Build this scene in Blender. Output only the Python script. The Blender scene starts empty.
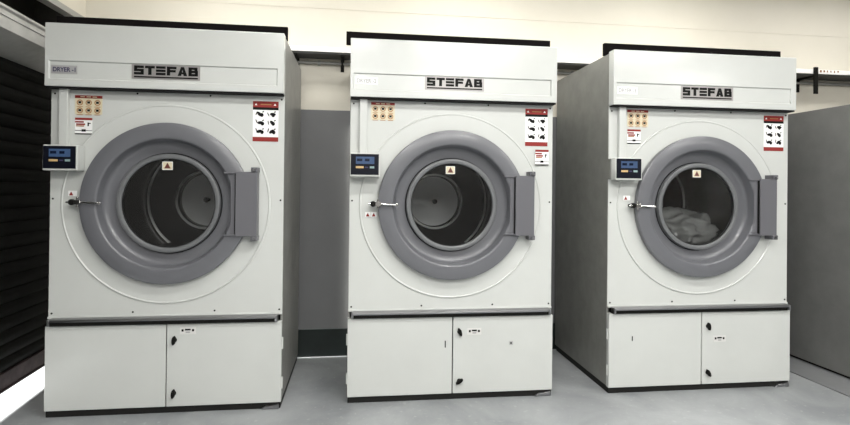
import bpy, bmesh, math, random
from mathutils import Vector, Matrix, noise
random.seed(7)
S = bpy.context.scene
C = S.collection
PI = math.pi

# ------------------------------------------------------------ materials
def mat(name, col, rough=.5, metal=0., emit=None, es=0., spec=.5, var=0., vscale=4., bump=0., bscale=200., coat=0., col2=None, rvar=0.):
    m = bpy.data.materials.new(name); m.use_nodes = True
    nt = m.node_tree; N = nt.nodes; L = nt.links
    b = N['Principled BSDF']
    b.inputs['Base Color'].default_value = (*col, 1)
    b.inputs['Roughness'].default_value = rough
    b.inputs['Metallic'].default_value = metal
    b.inputs['Specular IOR Level'].default_value = spec
    b.inputs['Coat Weight'].default_value = coat
    b.inputs['Coat Roughness'].default_value = .15
    if emit:
        b.inputs['Emission Color'].default_value = (*emit, 1)
        b.inputs['Emission Strength'].default_value = es
    tc = N.new('ShaderNodeTexCoord')
    if var or col2:
        n = N.new('ShaderNodeTexNoise'); n.inputs['Scale'].default_value = vscale
        n.inputs['Detail'].default_value = 6; n.inputs['Roughness'].default_value = .6
        L.new(tc.outputs['Object'], n.inputs['Vector'])
        r = N.new('ShaderNodeValToRGB'); r.color_ramp.elements[0].position = .35; r.color_ramp.elements[1].position = .65
        a = col; c2 = col2 or tuple(min(1, x*(1+var)) for x in col)
        a = col if col2 else tuple(x*(1-var) for x in col)
        r.color_ramp.elements[0].color = (*a, 1); r.color_ramp.elements[1].color = (*c2, 1)
        L.new(n.outputs['Fac'], r.inputs['Fac']); L.new(r.outputs['Color'], b.inputs['Base Color'])
        if rvar:
            mr = N.new('ShaderNodeMapRange'); mr.inputs['To Min'].default_value = rough-rvar; mr.inputs['To Max'].default_value = rough+rvar
            L.new(n.outputs['Fac'], mr.inputs['Value']); L.new(mr.outputs['Result'], b.inputs['Roughness'])
    if bump:
        n2 = N.new('ShaderNodeTexNoise'); n2.inputs['Scale'].default_value = bscale; n2.inputs['Detail'].default_value = 3
        L.new(tc.outputs['Object'], n2.inputs['Vector'])
        bp = N.new('ShaderNodeBump'); bp.inputs['Strength'].default_value = bump; bp.inputs['Distance'].default_value = .002
        L.new(n2.outputs['Fac'], bp.inputs['Height']); L.new(bp.outputs['Normal'], b.inputs['Normal'])
    return m

def glass_mat():
    m = bpy.data.materials.new('door_glass'); m.use_nodes = True
    nt = m.node_tree; N = nt.nodes; L = nt.links
    N.clear()
    o = N.new('ShaderNodeOutputMaterial'); mx = N.new('ShaderNodeMixShader')
    t = N.new('ShaderNodeBsdfTransparent'); t.inputs['Color'].default_value = (.96, .97, .97, 1)
    g = N.new('ShaderNodeBsdfGlossy'); g.inputs['Roughness'].default_value = .02
    f = N.new('ShaderNodeFresnel'); f.inputs['IOR'].default_value = 1.5
    L.new(f.outputs[0], mx.inputs[0]); L.new(t.outputs[0], mx.inputs[1]); L.new(g.outputs[0], mx.inputs[2])
    L.new(mx.outputs[0], o.inputs['Surface'])
    return m

def floor_mat():
    m = bpy.data.materials.new('painted_floor'); m.use_nodes = True
    nt = m.node_tree; N = nt.nodes; L = nt.links; b = N['Principled BSDF']
    tc = N.new('ShaderNodeTexCoord')
    n = N.new('ShaderNodeTexNoise'); n.inputs['Scale'].default_value = 1.6; n.inputs['Detail'].default_value = 8; n.inputs['Roughness'].default_value = .62
    n.inputs['Distortion'].default_value = .6
    L.new(tc.outputs['Object'], n.inputs['Vector'])
    r = N.new('ShaderNodeValToRGB')
    r.color_ramp.elements[0].position = .32; r.color_ramp.elements[0].color = (.20, .212, .220, 1)
    r.color_ramp.elements[1].position = .68; r.color_ramp.elements[1].color = (.36, .374, .382, 1)
    L.new(n.outputs['Fac'], r.inputs['Fac'])
    n3 = N.new('ShaderNodeTexNoise'); n3.inputs['Scale'].default_value = 26; n3.inputs['Detail'].default_value = 4
    L.new(tc.outputs['Object'], n3.inputs['Vector'])
    r3 = N.new('ShaderNodeValToRGB'); r3.color_ramp.elements[0].position = .62; r3.color_ramp.elements[1].position = .74
    r3.color_ramp.elements[0].color = (0, 0, 0, 1); r3.color_ramp.elements[1].color = (.5, .5, .5, 1)
    L.new(n3.outputs['Fac'], r3.inputs['Fac'])
    mx = N.new('ShaderNodeMixRGB'); mx.inputs[2].default_value = (.45, .46, .46, 1)
    L.new(r3.outputs['Color'], mx.inputs[0]); L.new(r.outputs['Color'], mx.inputs[1])
    L.new(mx.outputs[0], b.inputs['Base Color'])
    mr = N.new('ShaderNodeMapRange'); mr.inputs['To Min'].default_value = .28; mr.inputs['To Max'].default_value = .55
    L.new(n.outputs['Fac'], mr.inputs['Value']); L.new(mr.outputs['Result'], b.inputs['Roughness'])
    bp = N.new('ShaderNodeBump'); bp.inputs['Strength'].default_value = .25; bp.inputs['Distance'].default_value = .004
    L.new(n.outputs['Fac'], bp.inputs['Height']); L.new(bp.outputs['Normal'], b.inputs['Normal'])
    return m

M = dict(
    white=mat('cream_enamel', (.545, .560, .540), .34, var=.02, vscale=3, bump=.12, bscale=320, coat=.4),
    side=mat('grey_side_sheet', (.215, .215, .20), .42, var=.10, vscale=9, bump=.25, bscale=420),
    grey=mat('door_grey', (.125, .128, .140), .34, bump=.12, bscale=420, coat=.2),
    rimgrey=mat('window_rim_grey', (.13, .135, .14), .36, bump=.1, bscale=420),
    hinge=mat('hinge_grey', (.118, .118, .130), .38, bump=.1, bscale=420),
    black=mat('matt_black', (.006, .006, .005), .6, spec=.15),
    blacksteel=mat('black_steel', (.006, .005, .005), .9, spec=.1),
    rubber=mat('dark_seal', (.009, .009, .009), .7, spec=.15),
    plinth=mat('plinth_dark', (.012, .012, .011), .6, spec=.2),
    chrome=mat('chrome', (.75, .75, .74), .12, metal=1.),
    ring=mat('ring_metal', (.95, .95, .93), .18, metal=.5),
    steel=mat('brushed_steel', (.30, .30, .31), .3, metal=1., bump=.15, bscale=60),
    plate=mat('badge_metal', (.34, .325, .32), .36, metal=.45),
    tagmetal=mat('tag_metal', (.42, .42, .42), .4, metal=.3),
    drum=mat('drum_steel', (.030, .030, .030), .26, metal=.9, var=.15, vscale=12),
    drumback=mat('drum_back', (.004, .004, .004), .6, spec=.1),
    disc=mat('fan_disc', (.85, .85, .85), .5),
    paper=mat('sticker_white', (.85, .85, .84), .4),
    labelgrey=mat('label_grey', (.62, .62, .60), .4),
    cream=mat('sticker_cream', (.62, .56, .40), .45),
    red=mat('sticker_red', (.24, .028, .024), .5, spec=.2),
    orange=mat('sticker_orange', (.34, .15, .05), .4),
    redink=mat('sticker_brown', (.10, .02, .015), .4),
    ink=mat('ink_black', (.008, .008, .008), .6, spec=.1),
    inkblue=mat('ink_purple', (.04, .035, .09), .5),
    inkgrey=mat('ink_grey', (.36, .36, .36), .5),
    screen=mat('control_face', (.005, .006, .012), .3, spec=.25),
    lcd=mat('lcd', (.02, .04, .09), .3, emit=(.12, .22, .42), es=.20),
    lcddark=mat('lcd_dark', (.004, .008, .02), .2, emit=(.01, .02, .06), es=.2),
    amber=mat('button_amber', (.55, .38, .18), .4),
    teal=mat('button_teal', (.25, .36, .36), .4),
    wall=mat('cream_wall', (.66, .628, .54), .6, col2=(.70, .665, .58), vscale=1.3, bump=.15, bscale=25),
    dado=mat('grey_dado', (.145, .148, .152), .45, var=.06, vscale=2),
    base=mat('dark_teal_base', (.008, .014, .013), .5, var=.3, vscale=5),
    ceil=mat('ceiling_paint', (.6, .59, .56), .8),
    room=mat('room_wall', (.16, .155, .15), .8),
    shelfw=mat('shelf_white', (.93, .92, .89), .45, var=.03, vscale=6),
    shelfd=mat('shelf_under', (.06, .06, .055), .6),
    rust=mat('rust_spot', (.22, .08, .03), .8),
    pipe=mat('grey_conduit', (.34, .34, .32), .4, metal=.2),
    shutter=mat('shutter_dark', (.0045, .0045, .0038), .8, spec=.12, var=.3, vscale=8),
    rail=mat('shutter_rail', (.030, .020, .021), .7, spec=.2, var=.35, vscale=14),
    housing=mat('housing_grey', (.36, .36, .345), .42, var=.14, vscale=6),
    recess=mat('recess_brown', (.020, .017, .012), .7, var=.3, vscale=6),
    cabinet=mat('grey_cabinet', (.175, .175, .17), .5, var=.08, vscale=5, bump=.25, bscale=300),
    conc=mat('plinth_paint', (.20, .205, .21), .5, var=.08, vscale=4),
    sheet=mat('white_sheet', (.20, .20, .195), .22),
    lamp=mat('tube_glow', (.9, .9, .9), .5, emit=(1, .98, .94), es=6.),
    glass=glass_mat(), floor=floor_mat(),
)

# ------------------------------------------------------------ mesh builder
class MB:
    def __init__(s): s.bm = bmesh.new(); s.mats = []
    def mi(s, m):
        if m not in s.mats: s.mats.append(m)
        return s.mats.index(m)
    def face(s, vs, mi):
        try:
            f = s.bm.faces.new(vs); f.material_index = mi; return f
        except ValueError: return None
    def box(s, x0, x1, y0, y1, z0, z1, m):
        mi = s.mi(m)
        v = [s.bm.verts.new(p) for p in ((x0,y0,z0),(x1,y0,z0),(x1,y1,z0),(x0,y1,z0),(x0,y0,z1),(x1,y0,z1),(x1,y1,z1),(x0,y1,z1))]
        for q in ((3,2,1,0),(4,5,6,7),(0,1,5,4),(1,2,6,5),(2,3,7,6),(3,0,4,7)): s.face([v[i] for i in q], mi)
        return s
    def lathe(s, cu, cz, prof, m, n=96, closed=False):
        # profile of (radius, v) revolved about an axis parallel to y
        mi = s.mi(m); rings = []
        for r, v in prof:
            if r < 1e-6: rings.append([s.bm.verts.new((cu, v, cz))])
            else: rings.append([s.bm.verts.new((cu+r*math.cos(2*PI*i/n), v, cz+r*math.sin(2*PI*i/n))) for i in range(n)])
        pairs = list(zip(rings, rings[1:]))
        if closed: pairs.append((rings[-1], rings[0]))
        for a, b in pairs:
            for i in range(n):
                j = (i+1) % n
                if len(a) == 1: s.face([a[0], b[j], b[i]], mi)
                elif len(b) == 1: s.face([a[i], a[j], b[0]], mi)
                else: s.face([a[i], a[j], b[j], b[i]], mi)
        return s
    def torus(s, cu, v, cz, R, r, m, n=96, k=10):
        return s.lathe(cu, cz, [(R+r*math.cos(2*PI*i/k), v+r*math.sin(2*PI*i/k)) for i in range(k)], m, n, True)
    def tube(s, pts, r, m, n=12, cap=True):
        mi = s.mi(m); pts = [Vector(p) for p in pts]; rings = []
        up = Vector((0, 0, 1))
        for i, p in enumerate(pts):
            d = (pts[min(i+1, len(pts)-1)]-pts[max(i-1, 0)]).normalized()
            a = d.cross(up)
            if a.length < 1e-3: a = d.cross(Vector((1, 0, 0)))
            a.normalize(); b = d.cross(a)
            rr = r[i] if isinstance(r, (list, tuple)) else r
            rings.append([s.bm.verts.new(p+a*rr*math.cos(2*PI*k/n)+b*rr*math.sin(2*PI*k/n)) for k in range(n)])
        for a, b in zip(rings, rings[1:]):
            for i in range(n): s.face([a[i], a[(i+1)%n], b[(i+1)%n], b[i]], mi)
        if cap: s.face(rings[0][::-1], mi); s.face(rings[-1], mi)
        return s
    def prism(s, poly, v0, v1, m):
        # polygon in (x, z) extruded along y
        mi = s.mi(m)
        a = [s.bm.verts.new((x, v0, z)) for x, z in poly]; b = [s.bm.verts.new((x, v1, z)) for x, z in poly]
        s.face(a, mi); s.face(b[::-1], mi)
        for i in range(len(poly)):
            j = (i+1) % len(poly); s.face([a[j], a[i], b[i], b[j]], mi)
        return s
    def prism_y(s, poly, y0, y1, m): return s.prism(poly, y0, y1, m)
    def holed(s, x0, x1, z0, z1, cu, cz, r, v0, v1, m, n=96):
        # plate with a round hole, front face at v0, back at v1
        mi = s.mi(m)
        ang = [2*PI*i/n for i in range(n)]
        for c in ((x0,z0),(x1,z0),(x1,z1),(x0,z1)): ang.append(math.atan2(c[1]-cz, c[0]-cu) % (2*PI))
        ang = sorted(set(round(a, 6) for a in ang))
        def edge(a):
            dx, dz = math.cos(a), math.sin(a); t = 1e9
            if dx > 1e-9: t = min(t, (x1-cu)/dx)
            if dx < -1e-9: t = min(t, (x0-cu)/dx)
            if dz > 1e-9: t = min(t, (z1-cz)/dz)
            if dz < -1e-9: t = min(t, (z0-cz)/dz)
            return cu+dx*t, cz+dz*t
        L = []
        for a in ang:
            ex, ez = edge(a); ix, iz = cu+r*math.cos(a), cz+r*math.sin(a)
            L.append([s.bm.verts.new(p) for p in ((ix,v0,iz),(ex,v0,ez),(ex,v1,ez),(ix,v1,iz))])
        for i in range(len(L)):
            a, b = L[i], L[(i+1) % len(L)]
            for k in range(4): s.face([a[k], a[(k+1)%4], b[(k+1)%4], b[k]], mi)
        return s
    def build(s, name, parent=None, bevel=0., seg=2, smooth=True, tris=None):
        bmesh.ops.remove_doubles(s.bm, verts=s.bm.verts, dist=1e-6)
        bmesh.ops.recalc_face_normals(s.bm, faces=s.bm.faces)
        me = bpy.data.meshes.new(name); s.bm.to_mesh(me); s.bm.free()
        for m in s.mats: me.materials.append(M[m])
        if smooth:
            me.shade_smooth(); me.set_sharp_from_angle(angle=math.radians(32))
        o = bpy.data.objects.new(name, me); C.objects.link(o); o.parent = parent
        if bevel:
            b = o.modifiers.new('bevel', 'BEVEL'); b.width = bevel; b.segments = seg; b.limit_method = 'ANGLE'; b.harden_normals = True
        return o

def tag(o, label, cat, group=None):
    o['label'] = label; o['category'] = cat
    if group: o['group'] = group
    return o
def struct(o): o['kind'] = 'structure'; return o
def empty(name, loc, rz=0):
    o = bpy.data.objects.new(name, None); C.objects.link(o); o.location = loc; o.rotation_euler = (0, 0, rz)
    o.empty_display_size = .2
    return o

def text_faces(mb, txt, x0, x1, z0, z1, v, m):
    # flat lettering made from the built-in font, fitted to a rectangle facing -y
    cu = bpy.data.curves.new('t', 'FONT'); cu.body = txt; cu.offset = .03
    ob = bpy.data.objects.new('t', cu); C.objects.link(ob)
    dg = bpy.context.evaluated_depsgraph_get(); dg.update()
    me = bpy.data.meshes.new_from_object(ob.evaluated_get(dg))
    xs = [p.co.x for p in me.vertices]; ys = [p.co.y for p in me.vertices]
    ax, bx, ay, by = min(xs), max(xs), min(ys), max(ys)
    mi = mb.mi(m)
    vs = [mb.bm.verts.new((x0+(p.co.x-ax)/(bx-ax)*(x1-x0), v, z0+(p.co.y-ay)/(by-ay)*(z1-z0))) for p in me.vertices]
    for p in me.polygons: mb.face([vs[i] for i in p.vertices], mi)
    bpy.data.objects.remove(ob); bpy.data.curves.remove(cu); bpy.data.meshes.remove(me)

# ------------------------------------------------------------ dryer
W, H = 1.344, 2.30
CU, CZ = .665, 1.257           # door centre
ZH = 1.934                     # bottom of the header

def badge(mb, x0, x1, z0, z1, v):
    # the word STEFAB in wide bold capitals, its E three separate bars, underlined
    v0, v1 = v-.0012, v
    n = 6; gap = .007; w = (x1-x0-gap*(n-1))/n; zb = z0+.017; h = z1-zb; t = h*.27
    def bx(a, b, c, d): mb.box(a, b, v0, v1, c, d, 'ink')
    for i, ch in enumerate('STEFAB'):
        a = x0+i*(w+gap); b = a+w; m = zb+h/2
        if ch == 'S':
            bx(a, b, z1-t, z1); bx(a, b, m-t/2, m+t/2); bx(a, b, zb, zb+t); bx(a, a+t*1.2, m, z1); bx(b-t*1.2, b, zb, m)
        elif ch == 'T':
            bx(a, b, z1-t, z1); bx((a+b)/2-t*.65, (a+b)/2+t*.65, zb, z1-t)
        elif ch == 'E':
            for q in (zb, m-t/2, z1-t): bx(a, b, q, q+t)
        elif ch == 'F':
            bx(a, b, z1-t, z1); bx(a, b-.004, m-t/2, m+t/2); bx(a, a+t*1.3, zb, z1)
        elif ch == 'A':
            c = (a+b)/2
            mb.prism([(a, zb), (a+t*1.4, zb), (c+t*.1, z1-t*.6), (c+t*.6, z1), (c-t*.6, z1)], v0, v1, 'ink')
            mb.prism([(b-t*1.4, zb), (b, zb), (c+t*.6, z1), (c-t*.6, z1), (c-t*.1, z1-t*.6)], v0-.0001, v1, 'ink')
            bx(a+t, b-t, zb+t*.7, zb+t*1.5)
        elif ch == 'B':
            bx(a, a+t*1.3, zb, z1); bx(a, b-.003, z1-t, z1); bx(a, b, m-t/2, m+t/2); bx(a, b, zb, zb+t)
            bx(b-t*1.2-.003, b-.003, m, z1-t*.3); bx(b-t*1.2, b, zb+t*.3, m)
    mb.box(x0, x1, v0, v1, z0, z0+.008, 'ink')

def picto(mb, x, z, s, v, k):
    # small black safety figure: a head or hand blob, a slanting body and a limb
    rnd = random.Random(k*3+1)
    def blob(cx, cz, a, b, t):
        c, q = math.cos(t), math.sin(t)
        mb.prism([(cx+a*math.cos(w)*c-b*math.sin(w)*q, cz+a*math.cos(w)*q+b*math.sin(w)*c) for w in [i*PI/6 for i in range(12)]], v-.0004, v, 'ink')
    t = rnd.uniform(-.8, .8)
    blob(x+s*rnd.uniform(-.08, .12), z, s*.30, s*.16, t)
    blob(x+s*rnd.uniform(.12, .26), z-s*.08, s*.17, s*.20, 0)
    blob(x-s*.34, z+s*rnd.uniform(-.1, .16), s*.05, s*.22, rnd.uniform(-.5, .5))
    blob(x+s*.30, z+s*.24, s*.10, s*.06, .6)

def sticker_symbols(root, x0, x1, z0, z1, v):
    mb = MB(); mb.box(x0, x1, v-.0008, v, z0, z1, 'cream'); h = z1-z0; w = x1-x0
    mb.box(x0, x1, v-.0012, v-.0005, z1-.017, z1, 'red')
    for k in range(3): mb.box(x0+w*(.2+.22*k), x0+w*(.36+.22*k), v-.0015, v-.001, z1-.011, z1-.006, 'cream')
    for i in range(3):
        for j in range(2):
            cx, cz = x0+w*(.18+.32*i), z0+h*(.62-.42*j)
            mb.lathe(cx, cz, [(.0175, v-.0008), (.0175, v-.0012), (.012, v-.0012), (.012, v-.0008)], 'orange', 20)
            mb.box(cx-.008, cx+.008, v-.0014, v-.0008, cz-.006, cz+.008, 'ink')
            mb.box(cx-.017, cx+.017, v-.0013, v-.0008, cz-.027, cz-.023, 'orange')
    return mb.build('warning_sticker', root, smooth=False)

def sticker_notice(root, x0, x1, z0, z1, v):
    mb = MB(); mb.box(x0, x1, v-.0008, v, z0, z1, 'paper'); h = z1-z0; w = x1-x0
    def r(a, b, c, d, m): mb.box(x0+w*a, x0+w*b, v-.0013, v-.0006, z0+h*c, z0+h*d, m)
    r(0, 1, .86, 1, 'red'); r(0, .5, .70, .80, 'red'); r(.06, .58, .56, .66, 'red'); r(.06, .52, .47, .54, 'orange')
    r(.72, .80, .5, .72, 'ink'); r(.80, .9, .64, .70, 'ink')
    r(0, 1, .215, .25, 'ink'); r(.38, .62, .17, .31, 'ink'); r(0, 1, .0, .07, 'ink')
    return mb.build('notice_sticker', root, smooth=False)

def sticker_danger(root, x0, x1, z0, z1, v):
    mb = MB(); mb.box(x0, x1, v-.0008, v, z0, z1, 'paper'); h = z1-z0; w = x1-x0
    mb.box(x0, x1, v-.0012, v-.0005, z1-h*.15, z1, 'red'); mb.box(x0, x1, v-.0012, v-.0005, z1-h*.215, z1-h*.15, 'ink')
    mb.box(x0, x1, v-.0012, v-.0005, z0, z0+h*.11, 'red')
    mb.box(x0+w*.3, x0+w*.72, v-.0015, v-.001, z1-h*.09, z1-h*.065, 'orange')
    for q in (.12, .86): mb.prism([(x0+w*(q-.05), z1-h*.1), (x0+w*(q+.05), z1-h*.1), (x0+w*q, z1-h*.05)], v-.0016, v-.001, 'paper')
    for i in range(2):
        for j in range(3): picto(mb, x0+w*(.28+.46*i), z0+h*(.68-.215*j), .062, v-.0008, 10+i*3+j)
    return mb.build('safety_sticker', root, smooth=False)

def lock(parent, x, z, v, tilt=0.):
    mb = MB()
    mb.lathe(x, z, [(0, v-.006), (.013, v-.006), (.015, v)], 'black', 20)
    c, s_ = math.cos(tilt), math.sin(tilt)
    poly = []
    for i in range(16):
        a = 2*PI*i/16; px, pz = .011*math.cos(a), .027*math.sin(a)
        poly.append((x+px*c-pz*s_, z+px*s_+pz*c))
    mb.prism(poly, v-.022, v-.005, 'black')
    return mb.build('lock_knob', parent, .002)

def dryer(cfg):
    k = cfg['id']
    root = empty('tumble_dryer', cfg['loc'], cfg['rot'])
    tag(root, cfg['label'], 'tumble dryer', 'cream tumble dryers standing in a row')
    # cabinet shell open to the front
    D1 = .89 if k == 'A' else .925
    mb = MB()
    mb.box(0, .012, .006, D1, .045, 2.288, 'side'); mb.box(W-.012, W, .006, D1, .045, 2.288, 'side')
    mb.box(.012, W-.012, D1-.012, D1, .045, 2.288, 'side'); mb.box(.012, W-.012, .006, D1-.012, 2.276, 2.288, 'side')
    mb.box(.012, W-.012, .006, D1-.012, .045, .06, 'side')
    mb.build('cabinet', root)
    # plinth and feet
    mb = MB(); mb.box(.004, W-.004, -.018, D1-.02, .0, .042, 'plinth'); mb.build('plinth', root, .003)
    f = MB(); f.prism([(W-.12, .002), (W-.01, .002), (W-.012, .030), (W-.05, .024), (W-.09, .020)], -.034, -.017, 'steel'); f.build('foot_cover', root, .003)
    # front panel with round opening, plus its proud circular plate
    mb = MB()
    mb.holed(.002, W-.002, .576, ZH, CU, CZ, .40, 0., .010, 'white')
    mb.build('front_panel', root, .002)
    mb = MB()
    mb.lathe(CU-.002, 1.252, [(.40, -.004), (.588, -.004), (.5925, -.007), (.597, -.007), (.6005, -.004), (.602, .001), (.40, .001)], 'white', 128, True)
    mb.build('circular_plate', root)
    # wiring channel at the left
    mb = MB(); mb.box(.060, .108, -.034, 0, 1.58, ZH, 'white'); mb.build('wiring_channel', root, .004)
    # screws
    for sx, sz in ((.022, 1.90), (.48, 1.915), (.90, 1.915), (W-.02, 1.905), (.018, 1.28), (W-.02, 1.28), (.02, .604), (.47, .604), (.94, .604), (W-.02, .604)):
        f = MB(); f.lathe(sx, sz, [(0, -.003), (.005, -.003), (.006, 0)], 'plinth', 10); f.build('screw', root)
    # header
    mb = MB()
    x0, x1, z0, z1 = .020, 1.306, 1.976, 2.082; v = -.067; d = .009; b = .003
    mi = mb.mi('white'); V = lambda *p: mb.bm.verts.new(p)
    O = [V(0, v, ZH), V(W, v, ZH), V(W, v, H), V(0, v, H)]
    A = [V(x0, v, z0), V(x1, v, z0), V(x1, v, z1), V(x0, v, z1)]
    B = [V(x0+b, v+d, z0+b), V(x1-b, v+d, z0+b), V(x1-b, v+d, z1-b), V(x0+b, v+d, z1-b)]
    K = [V(0, .004, ZH), V(W, .004, ZH), V(W, .004, H), V(0, .004, H)]
    for i in range(4):
        j = (i+1) % 4
        mb.face([O[i], O[j], A[j], A[i]], mi); mb.face([A[i], A[j], B[j], B[i]], mi); mb.face([O[j], O[i], K[i], K[j]], mi)
    mb.face(B, mi); mb.face(K[::-1], mi)
    header = mb.build('header', root, .0025)
    mb = MB(); mb.box(.004, W-.004, -.058, 0, ZH-.010, ZH-.0005, 'rubber'); mb.build('header_seal', root)
    # badge and number tag
    vb = v+d
    mb = MB(); bo, bz = (.014, -.007) if k == 'C' else (0, 0)
    mb.box(.470+bo, .856+bo, vb-.003, vb, 1.993+bz, 2.079+bz*.5, 'plate'); pl = mb.build('brand_plate', root, .001)
    mb = MB(); badge(mb, .483+bo, .843+bo, 2.001+bz, 2.071+bz*.5, vb-.003); mb.build('lettering', pl, smooth=False)
    mb = MB()
    tz0, tz1 = (2.008, 2.056) if k == 'A' else (2.012, 2.060)
    if k == 'C': tz0, tz1 = 2.006, 2.056
    mb.box(.030, .172, vb-.002, vb, tz0, tz1, 'tagmetal' if k == 'A' else 'paper'); tp = mb.build('number_tag', root)
    tp['label'] = 'small grey metal number tag' if k == 'A' else 'small white number sticker'
    mb = MB(); text_faces(mb, cfg['tag'], .040, .162, tz0+.011, tz1-.011, vb-.0024, 'inkblue' if k == 'A' else 'inkgrey')
    mb.build('number_lettering', tp, smooth=False)
    # black bar on top of the machine
    mb = MB(); mb.box(cfg['bar'][0], cfg['bar'][1], .045, .075, H-.011, H+.073, 'blacksteel'); mb.build('top_bar', root, .002)
    # control box
    cb = MB(); cb.box(.004, .190, -.095, -.010, 1.432, 1.580, 'white'); cb.box(-.004, .10, -.035, 0, 1.436, 1.576, 'side')
    cbo = cb.build('control_box', root, .005)
    mb = MB(); mb.box(.009, .182, -.0985, -.094, 1.444, 1.573, 'screen')
    mb.build('control_face', cbo, .001)
    vf = -.0985
    mb = MB(); mb.box(.040, .154, vf-.001, vf, 1.511, 1.556, 'lcd')
    mb.box(.047, .080, vf-.0016, vf, 1.528, 1.544, 'lcddark'); mb.box(.096, .124, vf-.0016, vf, 1.528, 1.544, 'lcddark')
    mb.build('display', cbo, smooth=False)
    mb = MB(); mb.box(.040, .088, vf-.002, vf, 1.484, 1.497, 'amber'); mb.build('amber_button', cbo, .001)
    mb = MB(); mb.box(.126, .154, vf-.002, vf, 1.484, 1.497, 'teal'); mb.build('teal_button', cbo, .001)
    mb = MB(); mb.box(.096, .116, vf-.002, vf, 1.486, 1.494, 'inkblue'); mb.build('dark_button', cbo, .001)
    if k == 'A': cbo.location = (.006, 0, .012)
    # stickers
    da = -.018 if k == 'A' else 0
    sticker_symbols(root, .132, .284, 1.800+da, 1.912+da, -.0008)
    if k == 'B': sticker_notice(root, 1.220, 1.312, 1.524, 1.628, -.0078)
    else: sticker_notice(root, .134, .230, 1.680+da, 1.779+da, -.0008)
    sticker_danger(root, 1.152, 1.306, 1.652+da/2, 1.900+da/2, -.0008)
    tz = {'A': 1.312, 'B': 1.192, 'C': 1.312}[k]; vt = -.0080
    mb = MB()
    for q in range(1 if k != 'B' else 2):
        xx = .106+q*.036 if k != 'B' else .102+q*.038
        mb.box(xx, xx+(.048 if k != 'B' else .034), vt-.0008, vt, tz-.016, tz+.016, 'paper')
        mb.prism([(xx+.004, tz-.012), (xx+.028, tz-.012), (xx+.016, tz+.012)], vt-.0014, vt-.0006, 'red')
    mb.build('triangle_sticker', root, smooth=False)
    # door
    door = MB()
    R = .4837
    prof = [(R-.012, -.004), (R-.002, -.010), (R, -.016), (R, -.040), (R-.003, -.047), (R-.011, -.051), (.400, -.053), (.392, -.0515), (.387, -.047),
            (.385, -.042), (.380, -.004), (.376, .012), (.367, .022), (.355, .027), (.330, .029), (.306, .029), (.302, .031), (.302, .036), (.44, .030), (.44, .004)]
    prof[-2] = (.390, .036); prof[-1] = (.390, -.004)
    door.lathe(CU, CZ, prof, 'grey', 128, True)
    dr = door.build('door', root)
    mb = MB(); mb.lathe(CU, CZ, [(.300, .032), (.300, .006), (.297, .000), (.291, -.002), (.278, -.002), (.272, .001), (.269, .008), (.269, .028)], 'rimgrey', 128, True)
    mb.build('window_rim', dr)
    mb = MB(); mb.lathe(CU, CZ, [(0, .010), (.270, .010), (.270, .015), (0, .015)], 'glass', 96)
    mb.build('window_glass', dr)
    mb = MB(); mb.torus(CU, .029, CZ, .3035, .0035, 'rubber'); mb.build('rim_seal', dr)
    mb = MB(); mb.torus(CU, .012, CZ, .2685, .004, 'rubber'); mb.build('window_seal', dr)
    mb = MB(); sx, sz = CU-.012, CZ+.227
    mb.box(sx-.030, sx+.030, .0087, .0099, sz-.025, sz+.025, 'paper'); mb.box(sx-.027, sx+.027, .0082, .0088, sz-.022, sz+.022, 'cream')
    mb.prism([(sx-.019, sz-.016), (sx+.019, sz-.016), (sx, sz+.019)], .0076, .0084, 'redink')
    mb.build('window_sticker', dr, smooth=False)
    # latch
    mb = MB()
    lx0, lz = .150, 1.262
    mb.lathe(lx0, lz, [(0, -.072), (.012, -.071), (.018, -.064), (.018, -.046), (.012, -.040), (.010, 0), (0, 0)], 'black', 24)
    mb.build('latch_knob', dr)
    mb = MB()
    mb.box(lx0+.014, lx0+.050, -.075, -.045, lz-.014, lz+.014, 'chrome')
    mb.tube([(lx0+.032, -.060, lz-.030), (lx0+.032, -.060, lz+.030)], .007, 'chrome')
    mb.tube([(lx0-.030, -.060, lz), (lx0+.046, -.062, lz), (lx0+.150, -.066, lz-.005)], [.006, .007, .0075], 'chrome')
    mb.tube([(lx0+.150, -.070, lz-.005), (lx0+.150, -.050, lz-.005)], .010, 'chrome')
    lt = mb.build('latch_handle', dr, .0015); lt['label'] = 'chrome latch handle'
    # hinge
    mb = MB()
    hz0, hz1 = 1.062, 1.452
    mb.box(1.070, 1.196, -.074, -.004, hz0, hz1, 'hinge')
    mb.box(.996, 1.070, -.0660, -.050, hz1-.012, hz1-.003, 'hinge'); mb.box(.996, 1.070, -.0660, -.050, hz0+.003, hz0+.012, 'hinge')
    mb.box(1.038, 1.070, -.0545, -.048, hz0+.012, hz1-.012, 'hinge')
    mb.box(1.160, 1.200, -.080, -.004, hz1-.002, hz1+.028, 'hinge'); mb.box(1.160, 1.200, -.080, -.004, hz0-.028, hz0+.002, 'hinge')
    hp = mb.build('hinge_plate', dr, .003)
    mb = MB(); mb.box(1.064, 1.0705, -.066, -.048, hz0+.012, hz1-.012, 'rubber'); mb.build('hinge_gap', dr)
    for z_ in (hz1+.012, hz0-.012):
        f = MB(); f.lathe(1.180, z_, [(0, -.090), (.007, -.090), (.009, -.086), (.009, -.078), (0, -.078)], 'steel', 16); f.build('hinge_bolt', dr)
    # drum
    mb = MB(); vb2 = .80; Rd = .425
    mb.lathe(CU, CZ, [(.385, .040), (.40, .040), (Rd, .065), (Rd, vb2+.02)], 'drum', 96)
    dm = mb.build('drum', root)
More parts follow.
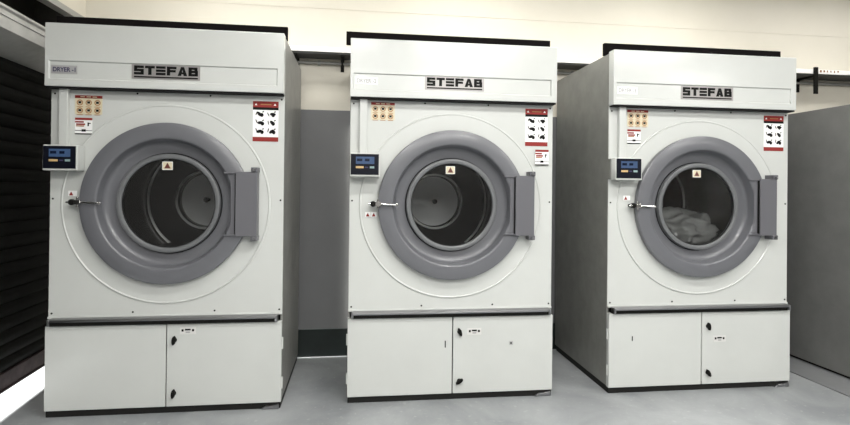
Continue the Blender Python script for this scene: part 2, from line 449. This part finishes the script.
    for q in range(3):
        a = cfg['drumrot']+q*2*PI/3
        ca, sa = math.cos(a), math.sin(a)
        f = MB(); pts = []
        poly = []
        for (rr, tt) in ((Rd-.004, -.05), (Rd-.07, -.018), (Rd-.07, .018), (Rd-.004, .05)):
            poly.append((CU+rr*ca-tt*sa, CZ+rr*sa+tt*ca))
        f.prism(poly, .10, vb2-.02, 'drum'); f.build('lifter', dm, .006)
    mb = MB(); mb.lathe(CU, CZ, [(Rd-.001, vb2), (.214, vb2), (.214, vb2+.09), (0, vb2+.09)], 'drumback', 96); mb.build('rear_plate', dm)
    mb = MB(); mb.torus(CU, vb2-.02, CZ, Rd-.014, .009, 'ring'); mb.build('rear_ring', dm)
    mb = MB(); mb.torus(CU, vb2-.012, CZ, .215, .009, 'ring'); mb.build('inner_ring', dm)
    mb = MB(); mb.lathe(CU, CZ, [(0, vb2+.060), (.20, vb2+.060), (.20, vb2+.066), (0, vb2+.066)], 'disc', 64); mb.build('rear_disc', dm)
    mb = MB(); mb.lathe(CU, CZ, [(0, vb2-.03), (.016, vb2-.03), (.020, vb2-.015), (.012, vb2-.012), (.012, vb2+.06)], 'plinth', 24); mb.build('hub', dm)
    # lint compartment rail
    mb = MB()
    mb.box(.024, W-.026, -.045, .004, .538, .566, 'black')
    mb.build('lint_slot', root)
    mb = MB()
    prof = [(-.006, .580), (-.030, .579), (-.050, .575), (-.056, .569), (-.056, .562), (-.052, .561), (-.049, .567), (-.006, .570)]
    mi = mb.mi('steel'); a = [mb.bm.verts.new((.034, y, z)) for y, z in prof]; b_ = [mb.bm.verts.new((W-.026, y, z)) for y, z in prof]
    mb.face(a, mi); mb.face(b_[::-1], mi)
    for i in range(len(prof)): mb.face([a[i], a[(i+1) % len(prof)], b_[(i+1) % len(prof)], b_[i]], mi)
    mb.build('lint_rail', root)
    for (a0, a1) in ((.024, .036), (W-.036, W-.022)):
        f = MB(); f.box(a0, a1, -.060, 0, .540, .579, 'steel'); f.build('rail_end_cap', root, .003)
    mb = MB(); mb.box(.002, W-.002, -.010, .006, .574, .586, 'white'); mb.build('panel_lip', root, .002)
    # lower panels
    mb = MB(); mb.box(.0, .6695, -.028, .006, .040, .535, 'white'); lp = mb.build('lower_panel', root, .003)
    mb = MB(); mb.box(.6755, W, -.028, .006, .040, .535, 'white'); rd = mb.build('service_door', root, .003)
    mb = MB(); mb.box(.668, .677, -.014, .005, .045, .532, 'rubber'); mb.build('door_gap', root)
    lock(rd, .718, .438, -.028, cfg['lk'][0]); lock(rd, .718, .120, -.028, cfg['lk'][1])
    px, pz = cfg['plate']
    mb = MB(); mb.box(px-.046, px+.046, -.030, -.028, pz-.021, pz+.021, 'labelgrey')
    mb.box(px-.036, px-.024, -.031, -.030, pz-.004, pz+.010, 'ink'); mb.box(px+.024, px+.036, -.031, -.030, pz-.004, pz+.010, 'ink')
    mb.box(px-.017, px+.016, -.031, -.030, pz+.002, pz+.012, 'ink'); mb.box(px-.012, px+.012, -.031, -.030, pz-.013, pz-.004, 'inkgrey')
    mb.build('lock_label', rd, smooth=False)
    if k == 'B':
        f = MB(); f.box(.621, .628, -.030, -.027, .338, .382, 'ink'); f.build('slot', lp)
        f = MB(); f.box(1.050, 1.074, -.030, -.028, .344, .368, 'inkgrey'); f.box(1.056, 1.066, -.0305, -.028, .350, .362, 'ink'); f.build('mark', rd, smooth=False)
    if k == 'C':
        f = MB(); f.box(.164, .170, -.030, -.027, .350, .382, 'ink'); f.build('slot', lp)
    for hx, par in (((W+.003, rd),) if k == 'A' else ((-.003, lp),)):
        for hz in (.40, .155):
            f = MB(); f.tube([(hx, -.012, hz-.035), (hx, -.012, hz+.035)], .006, 'white'); f.build('panel_hinge', par)
    return root

dryer(dict(id='A', loc=(-1.776, 3.3287, 0), rot=-.0075, tag='DRYER -1', bar=(.0, 1.349), drumrot=0, lk=(-.1, -.1), plate=(.795, .492),
    label='cream tumble dryer next to the dark roller shutter, the one with a grey number tag'))
dryer(dict(id='B', loc=(-.0301, 3.3459, 0), rot=-.0108, tag='DRYER -2', bar=(-.031, 1.337), drumrot=1.05, lk=(.35, -1.0), plate=(.815, .437),
    label='cream tumble dryer standing in the middle, with its red notice sticker at upper right'))
dryer(dict(id='C', loc=(1.701, 3.317, 0), rot=-.0071, tag='DRYER -3', bar=(-.012, 1.322), drumrot=1.05, lk=(.15, .45), plate=(.805, .349),
    label='cream tumble dryer whose grey left side shows, next to the plain grey cabinet'))

# crumpled sheet inside the drum of the third dryer
def sheet():
    bm = bmesh.new(); bmesh.ops.create_icosphere(bm, subdivisions=5, radius=1)
    for v in bm.verts:
        p = v.co.copy(); n = noise.multi_fractal(p*2.1, 1.0, 2.2, 4)
        rdg = 1-abs(noise.noise(p*3.2))*2
        q = Vector((p.x*.30, p.y*.28, p.z*.17))
        v.co = q*(.82+.12*n+.14*rdg)
    me = bpy.data.meshes.new('bed_sheet'); bm.to_mesh(me); bm.free(); me.materials.append(M['sheet']); me.shade_smooth()
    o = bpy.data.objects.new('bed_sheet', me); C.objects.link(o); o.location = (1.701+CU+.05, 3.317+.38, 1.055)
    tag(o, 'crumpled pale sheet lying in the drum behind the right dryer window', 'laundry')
sheet()

# ------------------------------------------------------------ neighbouring grey cabinet at the right
def grey_cabinet():
    root = empty('grey_cabinet', (3.57, 3.27, .008), 0)
    tag(root, 'plain grey sheet-metal machine cabinet cut off by the right edge of the photo', 'cabinet')
    w, d, h = 1.15, .93, 2.0
    mb = MB(); mb.box(0, w, .0, d, .02, h, 'cabinet'); mb.build('body', root, .004)
    mb = MB(); mb.box(.02, w-.02, .02, d-.02, .0, .02, 'plinth'); mb.build('plinth', root)
    mb = MB(); mb.box(.02, w-.02, -.018, .0, .55, h-.25, 'cabinet'); mb.build('front_panel', root, .004)
    mb = MB(); mb.box(.02, w-.02, -.018, .0, .06, .53, 'cabinet'); mb.build('lower_panel', root, .004)
    mb = MB(); mb.box(.02, w-.02, -.018, .0, h-.23, h-.02, 'cabinet'); mb.build('top_panel', root, .004)
grey_cabinet()

# ------------------------------------------------------------ setting
YW = 4.285; ZC = 3.3; XL = -2.05; XR = 6.2; YF = -3.6
def sbox(name, x0, x1, y0, y1, z0, z1, m, bevel=0): 
    mb = MB(); mb.box(x0, x1, y0, y1, z0, z1, m); return struct(mb.build(name, None, bevel, smooth=False))
sbox('floor', -4.2, XR+.1, YF-.1, YW+.2, -.08, 0, 'floor')
sbox('ceiling', XL-.45, XR+.1, YF-.1, YW+.2, ZC, ZC+.08, 'ceil')
sbox('wall_back', XL-.45, XR+.1, YW, YW+.12, 0, ZC, 'wall')
sbox('trim_6', XL, XR, YW-.004, YW, 2.81, ZC, 'wall')
sbox('trim_1', -2.0, 4.6, YW-.012, YW, .22, 1.985, 'dado')
sbox('baseboard_back', -2.0, 4.6, YW-.025, YW, 0, .22, 'base')
sbox('wall_right', XR, XR+.1, YF, YW, 0, ZC, 'room')
sbox('wall_front', XL-.45, XR+.1, YF-.1, YF, 0, ZC, 'room')
Y1 = 2.0                                                     # shutter opening runs from here to the back wall
mb = MB(); mb.box(XL-.45, XL, YF, Y1, 0, ZC, 'room'); mb.box(XL-.05, XL, Y1, YW, 2.59, ZC, 'wall')
struct(mb.build('wall_left', None, smooth=False))
mb = MB(); mb.box(XL-.45, XL-.35, Y1, YW, 2.24, ZC, 'recess'); mb.box(XL-.35, XL-.052, YW-.02, YW, 2.3, ZC, 'recess'); mb.box(XL-.053, XL-.050, Y1, YW, 2.59, ZC, 'recess'); struct(mb.build('trim_2', None, smooth=False))
sbox('trim_5', XL-.055, XL+.012, Y1, YW, 2.588, 2.63, 'pipe')
sbox('trim_3', XR-.02, XR, YF, YW, 0, .1, 'base')
sbox('trim_4', 3.29, 4.9, 2.4, YW-.03, 0.0, .008, 'conc')

# roller shutter at the left
sh = empty('roller_shutter', (-2.148, Y1, 0), .05)
tag(sh, 'dark slatted roller shutter left of the dryers, with daylight glowing under it', 'roller shutter')
mb = MB(); mi = mb.mi('shutter')
y0, y1 = .02, YW-Y1-.03
z = .150; prof = []
while z < 2.15:
    for a in range(6):
        t = a/6; prof.append((.016*math.sin(PI*t), z+.078*t))
    prof.append((.0, z+.078)); prof.append((-.006, z+.080)); prof.append((-.006, z+.086)); z += .088
front = [mb.bm.verts.new((x, y0, q)) for x, q in prof]; back = [mb.bm.verts.new((x, y1, q)) for x, q in prof]
for i in range(len(prof)-1): mb.face([front[i], front[i+1], back[i+1], back[i]], mi)
bx0 = mb.bm.verts.new((-.02, y0, prof[0][1])); bx1 = mb.bm.verts.new((-.02, y0, prof[-1][1]))
bx2 = mb.bm.verts.new((-.02, y1, prof[0][1])); bx3 = mb.bm.verts.new((-.02, y1, prof[-1][1]))
mb.face([bx0, bx1, bx3, bx2], mi); mb.face([front[0], back[0], bx2, bx0], mi)
mb.build('curtain', sh)
mb = MB(); mb.box(-.02, .022, y0, y1, .036, .150, 'rail'); mb.box(-.02, .034, y0, y1, .036, .048, 'rail'); mb.build('bottom_rail', sh, .003)
mb = MB()
mb.prism([(-.02, 2.175), (.19, 2.268), (.19, 2.375), (.205, 2.385), (.205, 2.40), (.14, 2.405), (-.02, 2.405)], .02, y1, 'housing')
mb.build('housing', sh, .003)
mb = MB(); mb.box(.185, .197, .02, y1, 2.340, 2.352, 'housing'); mb.box(.125, .14, .02, y1, 2.405, 2.43, 'housing'); mb.build('housing_lip', sh, .002)

# shelf on the back wall with brackets, conduit below
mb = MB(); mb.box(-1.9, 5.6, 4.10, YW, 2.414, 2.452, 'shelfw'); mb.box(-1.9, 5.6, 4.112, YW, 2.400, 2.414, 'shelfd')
sf = mb.build('wall_shelf', None, smooth=False); tag(sf, 'long white shelf board fixed on the cream wall behind the dryers', 'shelf')
mb = MB()
for i in range(7):
    x = 4.05+i*.035; mb.box(x, x+random.uniform(.008, .02), 4.0985, 4.1, 2.430+random.uniform(-.004, .004), 2.446, 'rust')
mb.build('rust_marks', sf, smooth=False)
labs = ['black shelf bracket on the wall just right of the leftmost dryer', 'black shelf bracket on the wall just left of the middle dryer', 'black vertical strap bracket crossing the shelf right of the last dryer']
for i, x in enumerate((-.462, -.105, 4.035)):
    mb = MB()
    if i < 2:
        mb.box(x-.014, x+.014, YW-.012, YW, 2.30, 2.40, 'black'); mb.box(x-.012, x+.012, 4.115, YW-.012, 2.388, 2.40, 'black')
        mb.tube([(x, 4.135, 2.388), (x, YW-.010, 2.315)], .008, 'black')
    else:
        mb.box(x-.018, x+.018, 4.084, 4.098, 2.232, 2.468, 'black'); mb.box(x-.012, x+.012, 4.097, YW, 2.385, 2.399, 'black'); mb.box(x-.012, x+.012, YW-.012, YW, 2.28, 2.39, 'black')
    tag(mb.build('shelf_bracket', None), labs[i], 'bracket', 'black brackets under the wall shelf')
mb = MB(); mb.tube([(-1.9, YW-.022, 2.362), (5.6, YW-.022, 2.362)], .011, 'pipe')
for x in (-1.2, -.29, 1.85, 4.6): mb.box(x-.01, x+.01, YW-.03, YW, 2.345, 2.38, 'pipe')
tag(mb.build('conduit', None), 'thin grey conduit running along the wall beneath the shelf', 'conduit')
# loose wire above the shutter housing
mb = MB(); mb.tube([(-2.15, 3.30, 2.60), (-2.14, 3.33, 2.52), (-2.11, 3.38, 2.46), (-2.10, 3.44, 2.422)], .003, 'shelfw', 8)
tag(mb.build('loose_wire', None), 'thin white wire dangling over the shutter housing at top left', 'wire')

# ------------------------------------------------------------ ceiling tube lights (all above and in front of the row)
def lamp(x, y, power, rz=0., L=1.25, wd=.28):
    root = empty('ceiling_light', (x, y, ZC), rz)
    tag(root, 'white fluorescent batten on the ceiling in front of the dryers', 'ceiling light', 'fluorescent battens on the ceiling')
    mb = MB(); mb.box(-L/2, L/2, -wd/2, wd/2, -.05, 0, 'shelfw'); mb.build('lamp_housing', root, .004)
    mb = MB(); mb.box(-L/2+.03, L/2-.03, -wd/2+.02, wd/2-.02, -.062, -.05, 'lamp'); mb.build('diffuser', root)
    ld = bpy.data.lights.new('tube_light', 'AREA'); ld.shape = 'RECTANGLE'; ld.size = L-.06; ld.size_y = wd-.04
    ld.energy = power; ld.color = (1, .985, .95)
    lo = bpy.data.objects.new('tube_light', ld); C.objects.link(lo); lo.parent = root; lo.location = (0, 0, -.066)
for x, y, p in ((-.9, 3.5, 12), (.85, 3.5, 15), (2.6, 3.5, 12), (4.4, 3.5, 8), (-.4, 1.8, 22), (1.2, 1.8, 34), (3.2, 1.8, 26), (-.4, -.2, 56), (1.4, -.2, 84), (3.8, -.2, 60), (-.4, -2.4, 66), (1.4, -2.4, 90), (5.65, -1.7, 75)):
    lamp(x, y, p)

# low sun outside, reaching in only beneath the shutter
sd = bpy.data.lights.new('sun', 'SUN'); sd.energy = 150; sd.angle = math.radians(1.6); sd.color = (1, .98, .94)
so = bpy.data.objects.new('sun', sd); C.objects.link(so)
el = math.radians(9.0)
so.rotation_euler = Vector((math.cos(el), .0, -math.sin(el))).to_track_quat('-Z', 'Y').to_euler()
w = bpy.data.worlds.new('world'); S.world = w; w.use_nodes = True
w.node_tree.nodes['Background'].inputs[0].default_value = (.75, .85, 1, 1); w.node_tree.nodes['Background'].inputs[1].default_value = 1.0

# ------------------------------------------------------------ camera
f, cx, cy, yaw, pitch, roll, cz = 519.9947, 424.2041, 184.1092, .1339, -.0055, .0107, 1.3721
c, s = math.cos(yaw), math.sin(yaw); cp, sp = math.cos(pitch), math.sin(pitch); cr, sr = math.cos(roll), math.sin(roll)
F = Vector((s*cp, c*cp, -sp)); Rt = Vector((c, -s, 0)); U = Rt.cross(F)
X = cr*Rt+sr*U; Y = -sr*Rt+cr*U
cam = bpy.data.cameras.new('camera'); co = bpy.data.objects.new('camera', cam); C.objects.link(co)
m = Matrix((X, Y, -F)).transposed().to_4x4(); m.translation = (0, 0, cz); co.matrix_world = m
cam.sensor_fit = 'HORIZONTAL'; cam.sensor_width = 36; cam.lens = f/850*36
cam.shift_x = (425-cx)/850; cam.shift_y = (cy-212.5)/850
S.camera = co
S.view_settings.view_transform = 'Standard'; S.view_settings.look = 'None'; S.view_settings.gamma = 1; S.view_settings.use_curve_mapping = False
S.view_settings.exposure = 0.0
